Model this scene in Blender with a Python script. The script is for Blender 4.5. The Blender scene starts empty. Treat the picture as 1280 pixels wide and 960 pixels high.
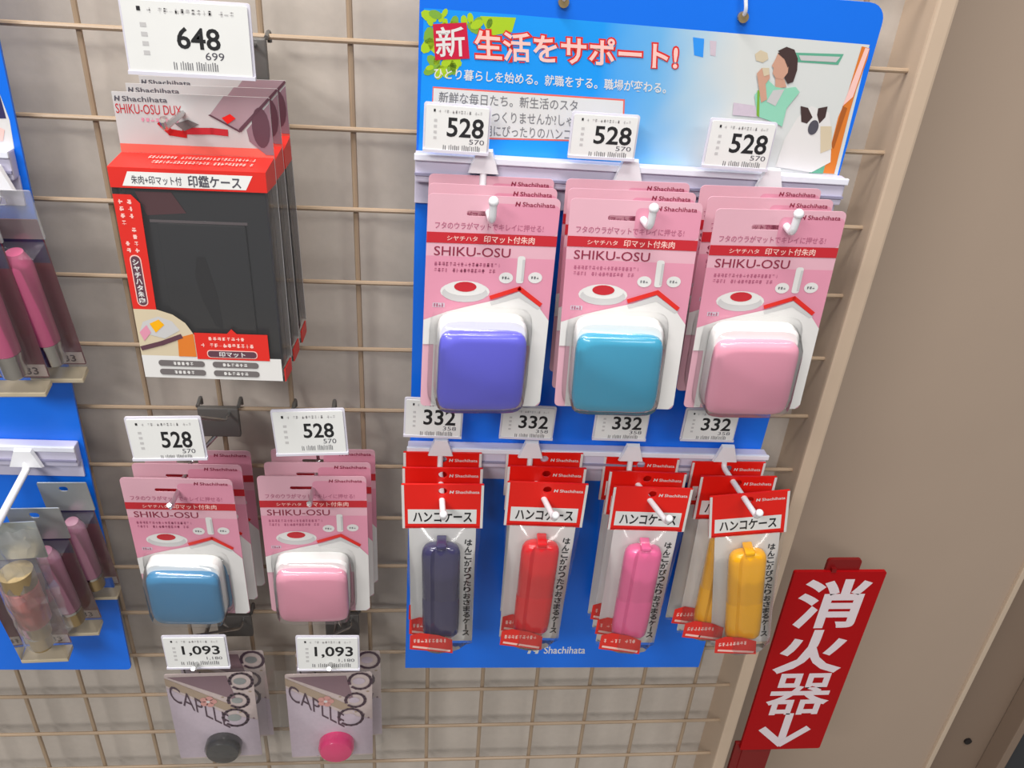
import bpy, bmesh, math, random
from mathutils import Vector, Matrix, Euler
R = math.radians
random.seed(7)
S = bpy.context.scene
COL = S.collection

# ------------------------------------------------------------ camera
CAM = Vector((0.35098, -0.52075, 1.48038)); FPX = 1051.353
BM = Matrix(((0.99554, -0.016636, -0.092889), (-0.071491, 0.509556, -0.857462), (0.061597, 0.860276, 0.506093)))
cd = bpy.data.cameras.new('camera'); cam = bpy.data.objects.new('camera', cd); COL.objects.link(cam)
cd.sensor_width = 36; cd.lens = 36*FPX/1280; cd.clip_start = .01
cam.matrix_world = Matrix.Translation(CAM) @ BM.to_4x4()
S.camera = cam
# ------------------------------------------------------------ light
w = bpy.data.worlds.new('shop_air'); S.world = w; w.use_nodes = True
w.node_tree.nodes['Background'].inputs[0].default_value = (.93, .96, 1, 1)
w.node_tree.nodes['Background'].inputs[1].default_value = .27
def area(name, loc, target, sx, sy, power, col):
    l = bpy.data.lights.new(name, 'AREA'); l.shape = 'RECTANGLE'; l.size = sx; l.size_y = sy; l.energy = power; l.color = col
    o = bpy.data.objects.new(name, l); COL.objects.link(o); o.location = loc
    o.rotation_euler = (Vector(target)-Vector(loc)).to_track_quat('-Z', 'Y').to_euler(); return o
area('ceiling_lamp', (.10, -.42, 2.60), (.2, -.25, 0), 1.5, .12, 34, (1, .97, .93))
area('ceiling_lamp', (-.5, -1.9, 2.60), (.0, -1.5, 0), 1.3, .2, 42, (1, .98, .95))
area('ceiling_lamp', (1.3, -2.1, 2.60), (1.0, -1.6, 0), 1.3, .2, 16, (1, .97, .93))
S.view_settings.view_transform = 'Standard'; S.view_settings.look = 'None'
S.view_settings.exposure = -0.12; S.view_settings.gamma = 1.0
try: S.view_settings.use_curve_mapping = False
except Exception: pass

# ------------------------------------------------------------ pixel rays (used to measure points of the photo on real planes)
def ray(px, py):
    return BM @ Vector(((px-640)/FPX, -(py-480)/FPX, -1.0))
def at(px, py, d):                                   # world point under a pixel on the plane Y = -d
    v = ray(px, py); return CAM + v*((-d-CAM.y)/v.y)
class Frame:                                         # a placed local frame: x right, z up, -y towards the viewer
    def __init__(s, loc, rot=(0, 0, 0)):
        s.loc = Vector(loc); s.rot = Euler([R(a) for a in rot]); s.m = Matrix.Translation(s.loc) @ s.rot.to_matrix().to_4x4(); s.i = s.m.inverted()
    def on(s, px, py, off=0.0):
        o = s.i @ CAM; v = s.i.to_3x3() @ ray(px, py); t = (-off-o.y)/v.y; p = o+v*t
        return (p.x, p.z)

# ------------------------------------------------------------ materials
def lin(h):
    h = h.lstrip('#'); v = [int(h[i:i+2], 16)/255 for i in (0, 2, 4)]
    return tuple(c/12.92 if c <= .04045 else ((c+.055)/1.055)**2.4 for c in v)+(1,)
MATS = {}
def mat(name, hexc, rough=.5, metal=0, noise=0, nscale=60, spec=.5, coat=0, bump=0):
    if name in MATS: return MATS[name]
    m = bpy.data.materials.new(name); m.use_nodes = True; nt = m.node_tree; b = nt.nodes['Principled BSDF']
    c = lin(hexc); b.inputs['Base Color'].default_value = c; b.inputs['Roughness'].default_value = rough
    b.inputs['Metallic'].default_value = metal; b.inputs['Specular IOR Level'].default_value = spec
    b.inputs['Coat Weight'].default_value = coat; b.inputs['Coat Roughness'].default_value = .08
    tc = nt.nodes.new('ShaderNodeTexCoord'); n = nt.nodes.new('ShaderNodeTexNoise'); n.inputs['Scale'].default_value = nscale; n.inputs['Detail'].default_value = 4
    nt.links.new(tc.outputs['Object'], n.inputs['Vector'])
    mx = nt.nodes.new('ShaderNodeMix'); mx.data_type = 'RGBA'; k = noise if noise else .03
    mx.inputs[6].default_value = tuple(x*(1-k) for x in c[:3])+(1,); mx.inputs[7].default_value = tuple(min(1, x*(1+k)) for x in c[:3])+(1,)
    nt.links.new(n.outputs['Fac'], mx.inputs[0]); nt.links.new(mx.outputs[2], b.inputs['Base Color'])
    if bump:
        bp = nt.nodes.new('ShaderNodeBump'); bp.inputs['Strength'].default_value = bump; bp.inputs['Distance'].default_value = .001
        nt.links.new(n.outputs['Fac'], bp.inputs['Height']); nt.links.new(bp.outputs[0], b.inputs['Normal'])
    MATS[name] = m; return m
def clear(name, tint=(.97, .97, .98), gloss=.10, rough=.12, haze=0.0, ior=1.45):
    m = bpy.data.materials.new(name); m.use_nodes = True; nt = m.node_tree; nt.nodes.clear()
    out = nt.nodes.new('ShaderNodeOutputMaterial'); tr = nt.nodes.new('ShaderNodeBsdfTransparent'); tr.inputs[0].default_value = tint+(1,)
    gl = nt.nodes.new('ShaderNodeBsdfGlossy'); gl.inputs['Roughness'].default_value = rough
    fr = nt.nodes.new('ShaderNodeFresnel'); fr.inputs[0].default_value = ior
    ad = nt.nodes.new('ShaderNodeMath'); ad.operation = 'ADD'; ad.inputs[1].default_value = gloss-.01; ad.use_clamp = True
    mx = nt.nodes.new('ShaderNodeMixShader'); nt.links.new(fr.outputs[0], ad.inputs[0]); nt.links.new(ad.outputs[0], mx.inputs[0])
    df = nt.nodes.new('ShaderNodeBsdfDiffuse'); df.inputs[0].default_value = (.8, .8, .82, 1)
    m2 = nt.nodes.new('ShaderNodeMixShader'); m2.inputs[0].default_value = haze
    nt.links.new(tr.outputs[0], m2.inputs[1]); nt.links.new(df.outputs[0], m2.inputs[2])
    nt.links.new(m2.outputs[0], mx.inputs[1]); nt.links.new(gl.outputs[0], mx.inputs[2]); nt.links.new(mx.outputs[0], out.inputs[0])
    MATS[name] = m; return m
mat('wall', '#c0b6ac', .9, noise=.06, nscale=160, bump=.15)
mat('pillar', '#ae9a89', .75, noise=.04, nscale=8)
mat('pillar_dark', '#8a7666', .8, noise=.05, nscale=8)
mat('beam', '#c4ae98', .5, noise=.04)
mat('trim', '#c9b5a0', .5)
mat('dark_gap', '#36373a', .8)
mat('floor', '#8b867e', .6, noise=.1, nscale=5)
mat('wire', '#a48e77', .35, spec=.4)
mat('blue', '#0a6fe8', .35, noise=.02)
mat('white_plastic', '#d9d6e2', .35)
mat('hook_white', '#eeeef2', .25, coat=.3)
mat('rail', '#cfcbdf', .35)
mat('rail_edge', '#e9ebf6', .3)
mat('rail_line', '#8f8ca6', .5)
mat('chrome', '#c8c8c8', .22, metal=1)
mat('dark_metal', '#6e6b68', .45, metal=.4)
mat('paper', '#e6e6e4', .6)
mat('paper2', '#dadad8', .6)
mat('ink', '#1b1b1e', .6); mat('ink_grey', '#77777a', .6); mat('ink_mid', '#4d4b55', .6)
mat('pink', '#dcaab8', .45); mat('pink_deep', '#da91a8', .45); mat('pink_pale', '#e3bcc8', .5)
mat('card_edge', '#b98396', .6)
mat('maroon_ink', '#8a2540', .5); mat('maroon_soft', '#b0607c', .5); mat('band', '#bf2530', .45); mat('red', '#e81a10', .4)
mat('red_dark', '#b81214', .4); mat('red_print', '#d92b22', .45); mat('red_pale', '#e96a5c', .45)
mat('print_white', '#dddbd9', .45); mat('print_grey', '#c4c2c2', .5); mat('print_grey_d', '#6e6868', .5)
mat('sign_red', '#a8040c', .5, noise=.03, spec=.2); mat('sign_red_dark', '#7c0a0c', .4); mat('sign_white', '#e0d3d8', .5)
mat('case_white', '#f0f0ee', .3, coat=.4)
mat('lid_purple', '#5e5cd8', .3, coat=.5); mat('lid_teal', '#2f9cc0', .25, coat=.6); mat('lid_blue', '#3d83b0', .3, coat=.5); mat('lid_pink', '#e89cb3', .35, coat=.4)
mat('seal_navy', '#39355c', .22, coat=.8); mat('seal_red', '#dc1d24', .25, coat=.7); mat('seal_pink', '#ee6a9e', .3, coat=.6); mat('seal_yellow', '#f5b004', .3, coat=.6)
mat('lavender', '#cbbcc8', .5, noise=.09, nscale=300); mat('cream', '#cfc0a4', .5)
mat('black_case', '#262527', .3, coat=.5); mat('black_deep', '#1d1a1c', .4); mat('black_hi', '#6d6264', .3)
mat('pad_maroon', '#5a2a30', .5); mat('mauve', '#8d6f7a', .5); mat('mauve_d', '#5e3c48', .5); mat('mauve_l', '#a58a92', .5)
mat('lime', '#a6c81e', .5); mat('leaf', '#7aa838', .5); mat('crimson', '#c8143c', .45); mat('peach', '#f3c4bc', .45)
mat('poster_line', '#2f92ee', .4)
mat('skin', '#c99a84', .5); mat('hair', '#43302f', .5); mat('mint', '#8ecdb2', .5); mat('mint_d', '#5fa88c', .5); mat('orange', '#d8792a', .5); mat('orange_d', '#a85a20', .5)
mat('tube_rose', '#c05a80', .25, coat=.7); mat('tube_dusk', '#a87088', .3, coat=.6); mat('maroon_card', '#701836', .4); mat('navy_card', '#34305a', .4)
mat('coral', '#d06a60', .3, coat=.6); mat('gold', '#b29a70', .3, metal=.6)
mat('hot_pink', '#f0307a', .2, coat=.8); mat('gloss_black', '#3a3a3c', .2, coat=.8); mat('floral', '#d2c0bc', .5, noise=.12, nscale=260); mat('floral_d', '#8c7078', .5); mat('ribbon', '#b09a84', .5); mat('flower', '#d79a92', .5); mat('curl', '#4d3444', .4); mat('silver_foil', '#b6bcbc', .3, metal=.5)
clear('clear_film', (.995, .995, .995), .05, .12, .02, 1.12)
clear('clear_shell', (.995, .995, .995), .05, .10, .03, 1.15)
clear('cloudy_film', (.98, .98, .98), .12, .15, .22, 1.2)
clear('crinkle_film', (.985, .985, .985), .16, .12, .10, 1.3)
# poster sky: a printed fade from strong blue at left to pale grey at right
m = bpy.data.materials.new('poster_sky'); m.use_nodes = True; nt = m.node_tree; b = nt.nodes['Principled BSDF']; b.inputs['Roughness'].default_value = .35
tc = nt.nodes.new('ShaderNodeTexCoord'); sx = nt.nodes.new('ShaderNodeSeparateXYZ'); nt.links.new(tc.outputs['Object'], sx.inputs[0])
no = nt.nodes.new('ShaderNodeTexNoise'); no.inputs['Scale'].default_value = 22; nt.links.new(tc.outputs['Object'], no.inputs[0])
ma = nt.nodes.new('ShaderNodeMath'); ma.operation = 'MULTIPLY_ADD'; ma.inputs[1].default_value = .03; nt.links.new(no.outputs['Fac'], ma.inputs[0]); nt.links.new(sx.outputs['X'], ma.inputs[2])
mr = nt.nodes.new('ShaderNodeMapRange'); mr.inputs[1].default_value = -.115; mr.inputs[2].default_value = .145; nt.links.new(ma.outputs[0], mr.inputs[0])
cr = nt.nodes.new('ShaderNodeValToRGB'); nt.links.new(mr.outputs[0], cr.inputs[0])
e = cr.color_ramp.elements; e[0].position = 0; e[0].color = lin('#1192f2'); e[1].position = 1; e[1].color = lin('#d3d6d4')
for p, c in ((.40, '#1a98f0'), (.52, '#6db2e6'), (.60, '#a9c9de'), (.70, '#d3d6d4')):
    q = e.new(p); q.color = lin(c)
nt.links.new(cr.outputs[0], b.inputs['Base Color']); MATS['poster_sky'] = m

# ------------------------------------------------------------ object helpers
def setp(o, label=None, cat=None, group=None, kind=None):
    if label: o['label'] = label
    if cat: o['category'] = cat
    if group: o['group'] = group
    if kind: o['kind'] = kind
    return o
def thing(name, loc=(0, 0, 0), rot=(0, 0, 0), **k):
    o = bpy.data.objects.new(name, None); COL.objects.link(o); o.empty_display_size = .02
    o.location = loc; o.rotation_euler = [R(a) for a in rot]; return setp(o, **k)
def mesh_obj(name, bm, mats, parent=None, smooth=False, loc=None):
    me = bpy.data.meshes.new(name); bm.to_mesh(me); bm.free()
    for m_ in (mats if isinstance(mats, (list, tuple)) else [mats]): me.materials.append(MATS[m_])
    if smooth:
        for p in me.polygons: p.use_smooth = True
        try: me.set_sharp_from_angle(angle=R(40))
        except Exception: pass
    o = bpy.data.objects.new(name, me); COL.objects.link(o)
    if parent: o.parent = parent
    if loc: o.location = loc
    return o
def box(bm, x0, x1, y0, y1, z0, z1, bev=0, mi=0):
    vs = [bm.verts.new((x, y, z)) for x in (x0, x1) for y in (y0, y1) for z in (z0, z1)]
    f = [bm.faces.new([vs[i] for i in q]) for q in ((0, 1, 3, 2), (4, 6, 7, 5), (0, 4, 5, 1), (2, 3, 7, 6), (0, 2, 6, 4), (1, 5, 7, 3))]
    for a in f: a.material_index = mi
    if bev:
        ed = list({e_ for a in f for e_ in a.edges})
        bmesh.ops.bevel(bm, geom=ed, offset=bev, segments=2, affect='EDGES', profile=.6)
    bmesh.ops.recalc_face_normals(bm, faces=bm.faces[:])
def tube(bm, pts, r, n=8, cap=True, mi=0):
    pts = [Vector(p) for p in pts]; rs = r if isinstance(r, (list, tuple)) else [r]*len(pts)
    rings = []; up = None
    for i, p in enumerate(pts):
        t = (pts[min(i+1, len(pts)-1)]-pts[max(i-1, 0)]).normalized()
        if up is None:
            up = Vector((0, 0, 1)) if abs(t.z) < .9 else Vector((1, 0, 0))
        a = t.cross(up).normalized(); b_ = a.cross(t).normalized(); up = b_
        rings.append([bm.verts.new(p+(a*math.cos(2*math.pi*k/n)+b_*math.sin(2*math.pi*k/n))*rs[i]) for k in range(n)])
    fs = []
    for i in range(len(rings)-1):
        for k in range(n):
            fs.append(bm.faces.new((rings[i][k], rings[i][(k+1) % n], rings[i+1][(k+1) % n], rings[i+1][k])))
    if cap: fs.append(bm.faces.new(rings[0][::-1])); fs.append(bm.faces.new(rings[-1]))
    for f in fs: f.material_index = mi
    bmesh.ops.recalc_face_normals(bm, faces=fs)
def arc(pts, rad=.004, n=4):                          # rounds the corners of a polyline
    pts = [Vector(p) for p in pts]; out = [pts[0]]
    for i in range(1, len(pts)-1):
        a, b_, c = pts[i-1], pts[i], pts[i+1]; u = (a-b_); v = (c-b_); k = min(rad, u.length*.45, v.length*.45)
        p0 = b_+u.normalized()*k; p1 = b_+v.normalized()*k
        for j in range(n+1):
            t = j/n; out.append(p0*(1-t)**2+b_*2*t*(1-t)+p1*t*t)
    out.append(pts[-1]); return out
def rrect(x0, x1, z0, z1, r, n=4):
    o = []
    for cx, cz, a0 in ((x1-r, z1-r, 0), (x0+r, z1-r, 90), (x0+r, z0+r, 180), (x1-r, z0+r, 270)):
        for k in range(n+1):
            a = R(a0+90*k/n); o.append((cx+r*math.cos(a), cz+r*math.sin(a)))
    return o
def plate(bm, outer, holes=(), y=0, t=.0006, mi=0):   # a sheet with real holes, front at -t
    for yy, flip in ((y-t, False), (y, True)):
        edges = []
        for loop in (outer, *holes):
            vs = [bm.verts.new((p[0], yy, p[1])) for p in loop]
            edges += [bm.edges.new((vs[i], vs[(i+1) % len(vs)])) for i in range(len(vs))]
        r_ = bmesh.ops.triangle_fill(bm, edges=edges, use_beauty=True)
        for f in r_['geom']:
            if isinstance(f, bmesh.types.BMFace): f.material_index = mi
    for loop in (outer, *holes):
        a = [bm.verts.new((p[0], y-t, p[1])) for p in loop]; b_ = [bm.verts.new((p[0], y, p[1])) for p in loop]
        for i in range(len(a)):
            j = (i+1) % len(a); f = bm.faces.new((a[i], a[j], b_[j], b_[i])); f.material_index = mi
    bmesh.ops.remove_doubles(bm, verts=bm.verts[:], dist=1e-6); bmesh.ops.recalc_face_normals(bm, faces=bm.faces[:])
def loft(bm, loops, cap0=True, cap1=True, mi=0):
    rings = [[bm.verts.new(p) for p in l] for l in loops]; fs = []
    for i in range(len(rings)-1):
        n = len(rings[i])
        for k in range(n): fs.append(bm.faces.new((rings[i][k], rings[i][(k+1) % n], rings[i+1][(k+1) % n], rings[i+1][k])))
    if cap0: fs.append(bm.faces.new(rings[0][::-1]))
    if cap1: fs.append(bm.faces.new(rings[-1]))
    for f in fs: f.material_index = mi
    bmesh.ops.recalc_face_normals(bm, faces=fs); return fs

TXT = {}
def text_geo(s, bold):
    k = (s, bold)
    if k in TXT: return TXT[k]
    c = bpy.data.curves.new('t', 'FONT'); c.body = s; c.size = 1; c.offset = bold; c.resolution_u = 3; c.align_x = 'LEFT'
    o = bpy.data.objects.new('t', c); me = bpy.data.meshes.new_from_object(o)
    v = [(p.co.x, p.co.y) for p in me.vertices]; f = [tuple(p.vertices) for p in me.polygons]
    bpy.data.objects.remove(o); bpy.data.curves.remove(c); bpy.data.meshes.remove(me)
    if not v: v = [(0, 0)]
    TXT[k] = (v, f, min(p[0] for p in v), max(p[0] for p in v), min(p[1] for p in v), max(p[1] for p in v)); return TXT[k]
class Print:                                          # flat printing on the front of a thing, in its local x / z
    def __init__(s, y=0.0): s.bm = bmesh.new(); s.mats = []; s.y = y
    def mi(s, m_):
        if m_ not in s.mats: s.mats.append(m_)
        return s.mats.index(m_)
    def Y(s, l): return -(s.y+.0001+.00012*l)
    def poly(s, pts, m_, l=0):
        vs = [s.bm.verts.new((p[0], s.Y(l), p[1])) for p in pts]
        ed = [s.bm.edges.new((vs[i], vs[(i+1) % len(vs)])) for i in range(len(vs))]
        r_ = bmesh.ops.triangle_fill(s.bm, edges=ed, use_beauty=True, normal=(0, -1, 0)); k = s.mi(m_)
        for f in r_['geom']:
            if isinstance(f, bmesh.types.BMFace):
                f.material_index = k
                f.normal_update()
                if f.normal.y > 0: f.normal_flip()
        return s
    def rect(s, x0, x1, z0, z1, m_, l=0, r=0):
        return s.poly(rrect(x0, x1, z0, z1, r) if r else [(x0, z0), (x1, z0), (x1, z1), (x0, z1)], m_, l)
    def ell(s, cx, cz, rx, rz, m_, l=0, n=18):
        return s.poly([(cx+rx*math.cos(2*math.pi*k/n), cz+rz*math.sin(2*math.pi*k/n)) for k in range(n)], m_, l)
    def line(s, pts, wd, m_, l=0):
        for a, b_ in zip(pts, pts[1:]):
            a = Vector(a); b_ = Vector(b_); d = (b_-a).normalized(); n = Vector((-d.y, d.x))*wd/2; a = a-d*wd*.3; b_ = b_+d*wd*.3
            s.poly([a-n, b_-n, b_+n, a+n], m_, l)
        return s
    def quad_text(s, st, q, m_, l=0, bold=0.0):         # text stretched into a quad: bottom-left, bottom-right, top-right, top-left
        v, f, x0, x1, y0, y1 = text_geo(st, bold); k = s.mi(m_); q = [Vector(p) for p in q]; vs = []
        for x, y in v:
            u = (x-x0)/max(x1-x0, 1e-6); t = (y-y0)/max(y1-y0, 1e-6)
            p = (q[0]*(1-u)+q[1]*u)*(1-t)+(q[3]*(1-u)+q[2]*u)*t
            vs.append(s.bm.verts.new((p[0], s.Y(l), p[1])))
        for a in f:
            try:
                g = s.bm.faces.new([vs[i] for i in a]); g.material_index = k
            except ValueError: pass
        return s
    def text(s, st, x0, x1, z0, z1, m_, l=0, bold=0.0, sl=0.0):
        return s.quad_text(st, [(x0, z0), (x1, z0+sl), (x1, z1+sl), (x0, z1)], m_, l, bold)
    def ticks(s, x0, x1, z0, z1, m_, l=0, n=None, vert=False, seed=1):   # illegible small print
        rr = random.Random(seed); h = z1-z0
        if n is None: n = max(3, int((x1-x0)/(h*.8)))
        w_ = (x1-x0)/n
        for i in range(n):
            if rr.random() < .08: continue
            a = x0+i*w_; t = w_*.22
            if vert: s.rect(a, a+w_*rr.uniform(.25, .6), z0, z0+h*rr.uniform(.75, 1), m_, l)
            else:
                s.rect(a, a+w_*.75, z0+h*rr.uniform(.1, .5), z0+h*rr.uniform(.1, .5)+h*.2, m_, l)
                s.rect(a+w_*rr.uniform(.05, .45), a+w_*rr.uniform(.05, .45)+t+.0001, z0, z1, m_, l)
                if rr.random() < .6: s.rect(a+w_*.1, a+w_*.7, z1-h*.22, z1, m_, l)
        return s
    def logo(s, x, z, h, wd, m_, l=0, sl=0.0):         # slanted two-stroke mark followed by the maker's name
        k = h*.28
        s.poly([(x, z), (x+k, z), (x+k*1.6, z+h), (x+k*.6, z+h)], m_, l)
        s.poly([(x+h*.75, z), (x+h*.75+k, z), (x+h*.75+k*1.6, z+h), (x+h*.75+k*.6, z+h)], m_, l)
        s.poly([(x+k*.8, z+h*.62), (x+k*1.6, z+h*.75), (x+h*.95, z+h*.4), (x+h*.75, z+h*.22)], m_, l)
        s.text('Shachihata', x+h*1.6, x+wd, z, z+h, m_, l, .012, sl); return s
    def build(s, name, parent, label=None):
        o = mesh_obj(name, s.bm, s.mats or ['ink'], parent)
        if label: o['label'] = label
        return o
def copy_tree(o, parent=None):
    c = o.copy(); COL.objects.link(c)
    if parent: c.parent = parent
    for ch in list(o.children): copy_tree(ch, c)
    return c
def place(o, fr_loc, rot=(0, 0, 0)):
    o.location = fr_loc; o.rotation_euler = [R(a) for a in rot]

# ------------------------------------------------------------ the setting
def struct(name, x0, x1, y0, y1, z0, z1, m_, bev=0):
    bm = bmesh.new(); box(bm, x0, x1, y0, y1, z0, z1, bev); return setp(mesh_obj(name, bm, m_), kind='structure')
struct('floor', -2, 3, -3, .4, -.05, 0, 'floor')
struct('wall_back', -1.5, .664, .024, .20, 0, 2.6, 'wall')
struct('wall_right', .662, 1.0, .130, .24, 0, 2.6, 'pillar', .0008)
struct('wall_recess', .98, 2.0, .185, .24, 0, 2.6, 'pillar_dark')
struct('trim_1', .998, 1.0045, .126, .14, 0, 2.6, 'trim', .0012)
bx_ = at(1266, 935, -.160)
struct('trim_2', bx_.x, bx_.x+.3, .162, .184, 0, 2.6, 'dark_gap', .001)
struct('trim_3', bx_.x-.0, bx_.x+.012, .156, .1845, 0, 2.6, 'pillar_dark', .001).location.x = -.012
# vertical edging strip between the wire grid and the pillar
bl, br = at(1190, 0, .012), at(902, 950, .012)
bm = bmesh.new(); box(bm, -.0062, .0062, -.014, .140, -1.35, .95, .002)
o = mesh_obj('edging_strip', bm, 'beam'); o.location = (0, 0, 0)
setp(o, label='long beige upright edging strip between wire grid and pillar', cat='trim')
T_, B_ = at(1189, 0, .014), at(902, 950, .014)
o.location = (B_.x+(T_.x-B_.x)*.0, 0, B_.z+.0); o.location = ((T_.x+B_.x)/2, 0, 1.35)
o.rotation_euler = (0, math.atan2(T_.x-B_.x, T_.z-B_.z), 0)
# screw in the recessed wall
p = at(1210, 927, -.183); bm = bmesh.new()
tube(bm, [(0, 0, 0), (0, -.003, 0)], .0052, 12); o = mesh_obj('wall_screw', bm, 'black_deep'); o.location = (p.x, .185, p.z)
setp(o, label='small dark screw head in the recessed brown wall at lower right', cat='screw')

# wire grid, 50 mm mesh, row 0 at z 1.40
grid = thing('wire_grid_panel', (0, 0, 1.40), label='beige wire grid panel that carries all the hanging packs', cat='wire grid')
bm = bmesh.new(); tube(bm, [(0, .0015, -.85), (0, .0015, .10)], .0018, 8); vm = mesh_obj('wire', bm, 'wire', grid, True); vm.location.x = -.10
vme = vm.data
for i in range(-1, 13):
    o = bpy.data.objects.new('wire', vme); COL.objects.link(o); o.parent = grid; o.location.x = i*.05
bm = bmesh.new(); tube(bm, [(-.12, -.0018, 0), (at(1146, 84, 0).x-.004, -.0018, 0)], .0016, 8); hm = mesh_obj('wire', bm, 'wire', grid, True); hm.location.z = .05
hme = hm.data
for j in range(0, 17):
    o = bpy.data.objects.new('wire', hme); COL.objects.link(o); o.parent = grid; o.location.z = -j*.05

# ------------------------------------------------------------ fire extinguisher sign
SG = Frame(at(1050, 711, .002)); sg = thing('direction_sign', SG.loc, label='red upright sign with white Japanese characters and a down arrow', cat='sign')
TL = SG.on(991, 712); TR = SG.on(1108, 711); BR = SG.on(1017, 932)
x0, x1, z0, z1 = TR[0]-.083, TR[0]-.0005, BR[1], TL[1]
bm = bmesh.new(); plate(bm, rrect(x0, x1, z0, z1, .002), (), 0, .003); mesh_obj('sign_plate', bm, 'sign_red', sg)
bm = bmesh.new(); plate(bm, rrect(x0+.028, x0+.058, z1-.004, z1+.012, .003), (), .002, .003); box(bm, x0+.032, x0+.036, -.004, 0, z1-.0, z1+.004)
mesh_obj('hanging_tab', bm, 'sign_red_dark', sg)
bm = bmesh.new(); box(bm, x0+.004, x0+.034, -.001, .003, z0-.25, z0+.004, .001); box(bm, x0-.004, x0+.006, .0, .004, z0-.25, z0+.006, .001); mesh_obj('stem', bm, 'sign_red_dark', sg)
P_ = Print(.003); xc = (x0+x1)/2; 
def SP(st, py0, py1, xa=-.030, xb=.030, bo=.028):
    za = SG.on(1040, py1)[1]; zb = SG.on(1040, py0)[1]; P_.text(st, xc+xa, xc+xb, za, zb, 'sign_white', 0, bo)
SP('消', 721, 782, -.031, .032); SP('火', 784, 838, -.034, .032); SP('器', 838, 889, -.030, .032, .013)
za = SG.on(1000, 928)[1]; zb = SG.on(1000, 890)[1]
P_.line([(xc-.002, zb), (xc-.002, za+.004)], .008, 'sign_white').line([(xc-.024, (za*.45+zb*.55)), (xc-.002, za+.003)], .008, 'sign_white', 1).line([(xc+.020, (za*.45+zb*.55)), (xc-.002, za+.003)], .008, 'sign_white', 2)
P_.build('lettering', sg)

# ------------------------------------------------------------ blue display boards
def price_tag(name, TL, TR, BL, d, num, small, label, w=None, barcode=True, frame=True, lean=0, grp='price cards', lay=(.34, .93, .24, .68)):
    a, b_, c = at(*TL, d), at(*TR, d), at(*BL, d); w_ = (b_-a).length; h = (a-c).length
    roll = -math.atan2(b_.z-a.z, b_.x-a.x)
    t = thing(name, a+(b_-a)/2, (lean, 0, 0), label=label, cat='price tag', group=grp); t.rotation_euler.y = roll
    bm = bmesh.new(); plate(bm, rrect(-w_/2, w_/2, -h, 0, .001), (), 0, .0008); mesh_obj('price_card', bm, 'paper', t)
    if frame:
        bm = bmesh.new(); plate(bm, rrect(-w_/2-.0012, w_/2+.0012, -h-.0012, .0012, .0015), (), .0014, .0010)
        box(bm, -w_/2-.0012, w_/2+.0012, -.0012, .0014, -h-.0014, -h+.0003); mesh_obj('card_holder', bm, 'white_plastic', t)
    p_ = Print(.0008); k = (.42 if len(num) > 3 else .36)
    la, lb_, lc, ld = lay; X = lambda u: -w_/2+w_*u
    p_.text(num, X(la), X(lb_), -h*ld, -h*lc, 'ink', 0, .018)
    p_.text(small, X(lb_-(lb_-la)*.38), X(lb_+.02), -h*(ld+.14), -h*(ld+.03), 'ink_mid', 0, .0)
    p_.ticks(X(la-.05), X(lb_-.03), -h*min(.98, ld+.30), -h*(ld+.17), 'ink_grey', 0, 20, True, 3)
    p_.ticks(-w_/2+w_*.20, w_/2-w_*.1, -h*.16, -h*.09, 'print_grey', 0, 16, False, 5)
    p_.rect(-w_/2+w_*.12, -w_/2+w_*.15, -h*.14, -h*.08, 'ink', 1)
    for q in range(4): p_.rect(-w_/2+w_*.13, -w_/2+w_*.18, -h*(.36+.13*q), -h*(.30+.13*q), 'print_grey', 0)
    p_.build('printed_price', t)
    return t
def peg(lb, frm, base, tip, bulb=True, plate_w=.015, up=.010, r=.0022, m_='hook_white'):
    """white plastic peg hook: wedge shoe on the rail, rod, turned-up tip; base/tip are world points"""
    inv = frm.i; b_ = inv @ Vector(base); t = inv @ Vector(tip)
    bm = bmesh.new()
    loft(bm, [[(b_.x-plate_w*.32, -.0107, b_.z+.008), (b_.x+plate_w*.32, -.0107, b_.z+.008), (b_.x+plate_w*.62, -.0107, b_.z-.007), (b_.x-plate_w*.62, -.0107, b_.z-.007)],
              [(b_.x-plate_w*.30, -.0135, b_.z+.007), (b_.x+plate_w*.30, -.0135, b_.z+.007), (b_.x+plate_w*.58, -.0135, b_.z-.006), (b_.x-plate_w*.58, -.0135, b_.z-.006)]])
    pts = arc([(b_.x, -.0105, b_.z), (b_.x, -.0125, min(t.z, b_.z)), (t.x, t.y, t.z), (t.x, t.y-.002, t.z+up)], .004)
    tube(bm, pts, r, 10)
    if bulb: bmesh.ops.create_uvsphere(bm, u_segments=10, v_segments=7, radius=r*1.35, matrix=Matrix.Translation((t.x, t.y-.002, t.z+up)))
    o_ = mesh_obj('peg_hook', bm, m_, None, True); o_.matrix_world = frm.m
    return setp(o_, label=lb, cat='hook', group='white peg hooks')

PROT = (.5, 1.0, .8)
PF = Frame((.4712, -.0175, 1.4399), (.3, 1.0, 0))
pan = thing('display_board', PF.loc, (.3, 1.0, 0), label='blue cardboard display board with a Japanese poster header and white rails', cat='display board', group='blue display boards')
bm = bmesh.new(); plate(bm, [p_ for p_ in rrect(-.131, .1325, -.548, .0, .010, 6) if p_[1] > -.02]+[(-.131, -.548), (.1305, -.548)], (), .002, .002); mesh_obj('board', bm, 'blue', pan)
pan['group'] = 'blue display boards'
def PR(px, py): return PF.on(px, py, 0)
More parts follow.
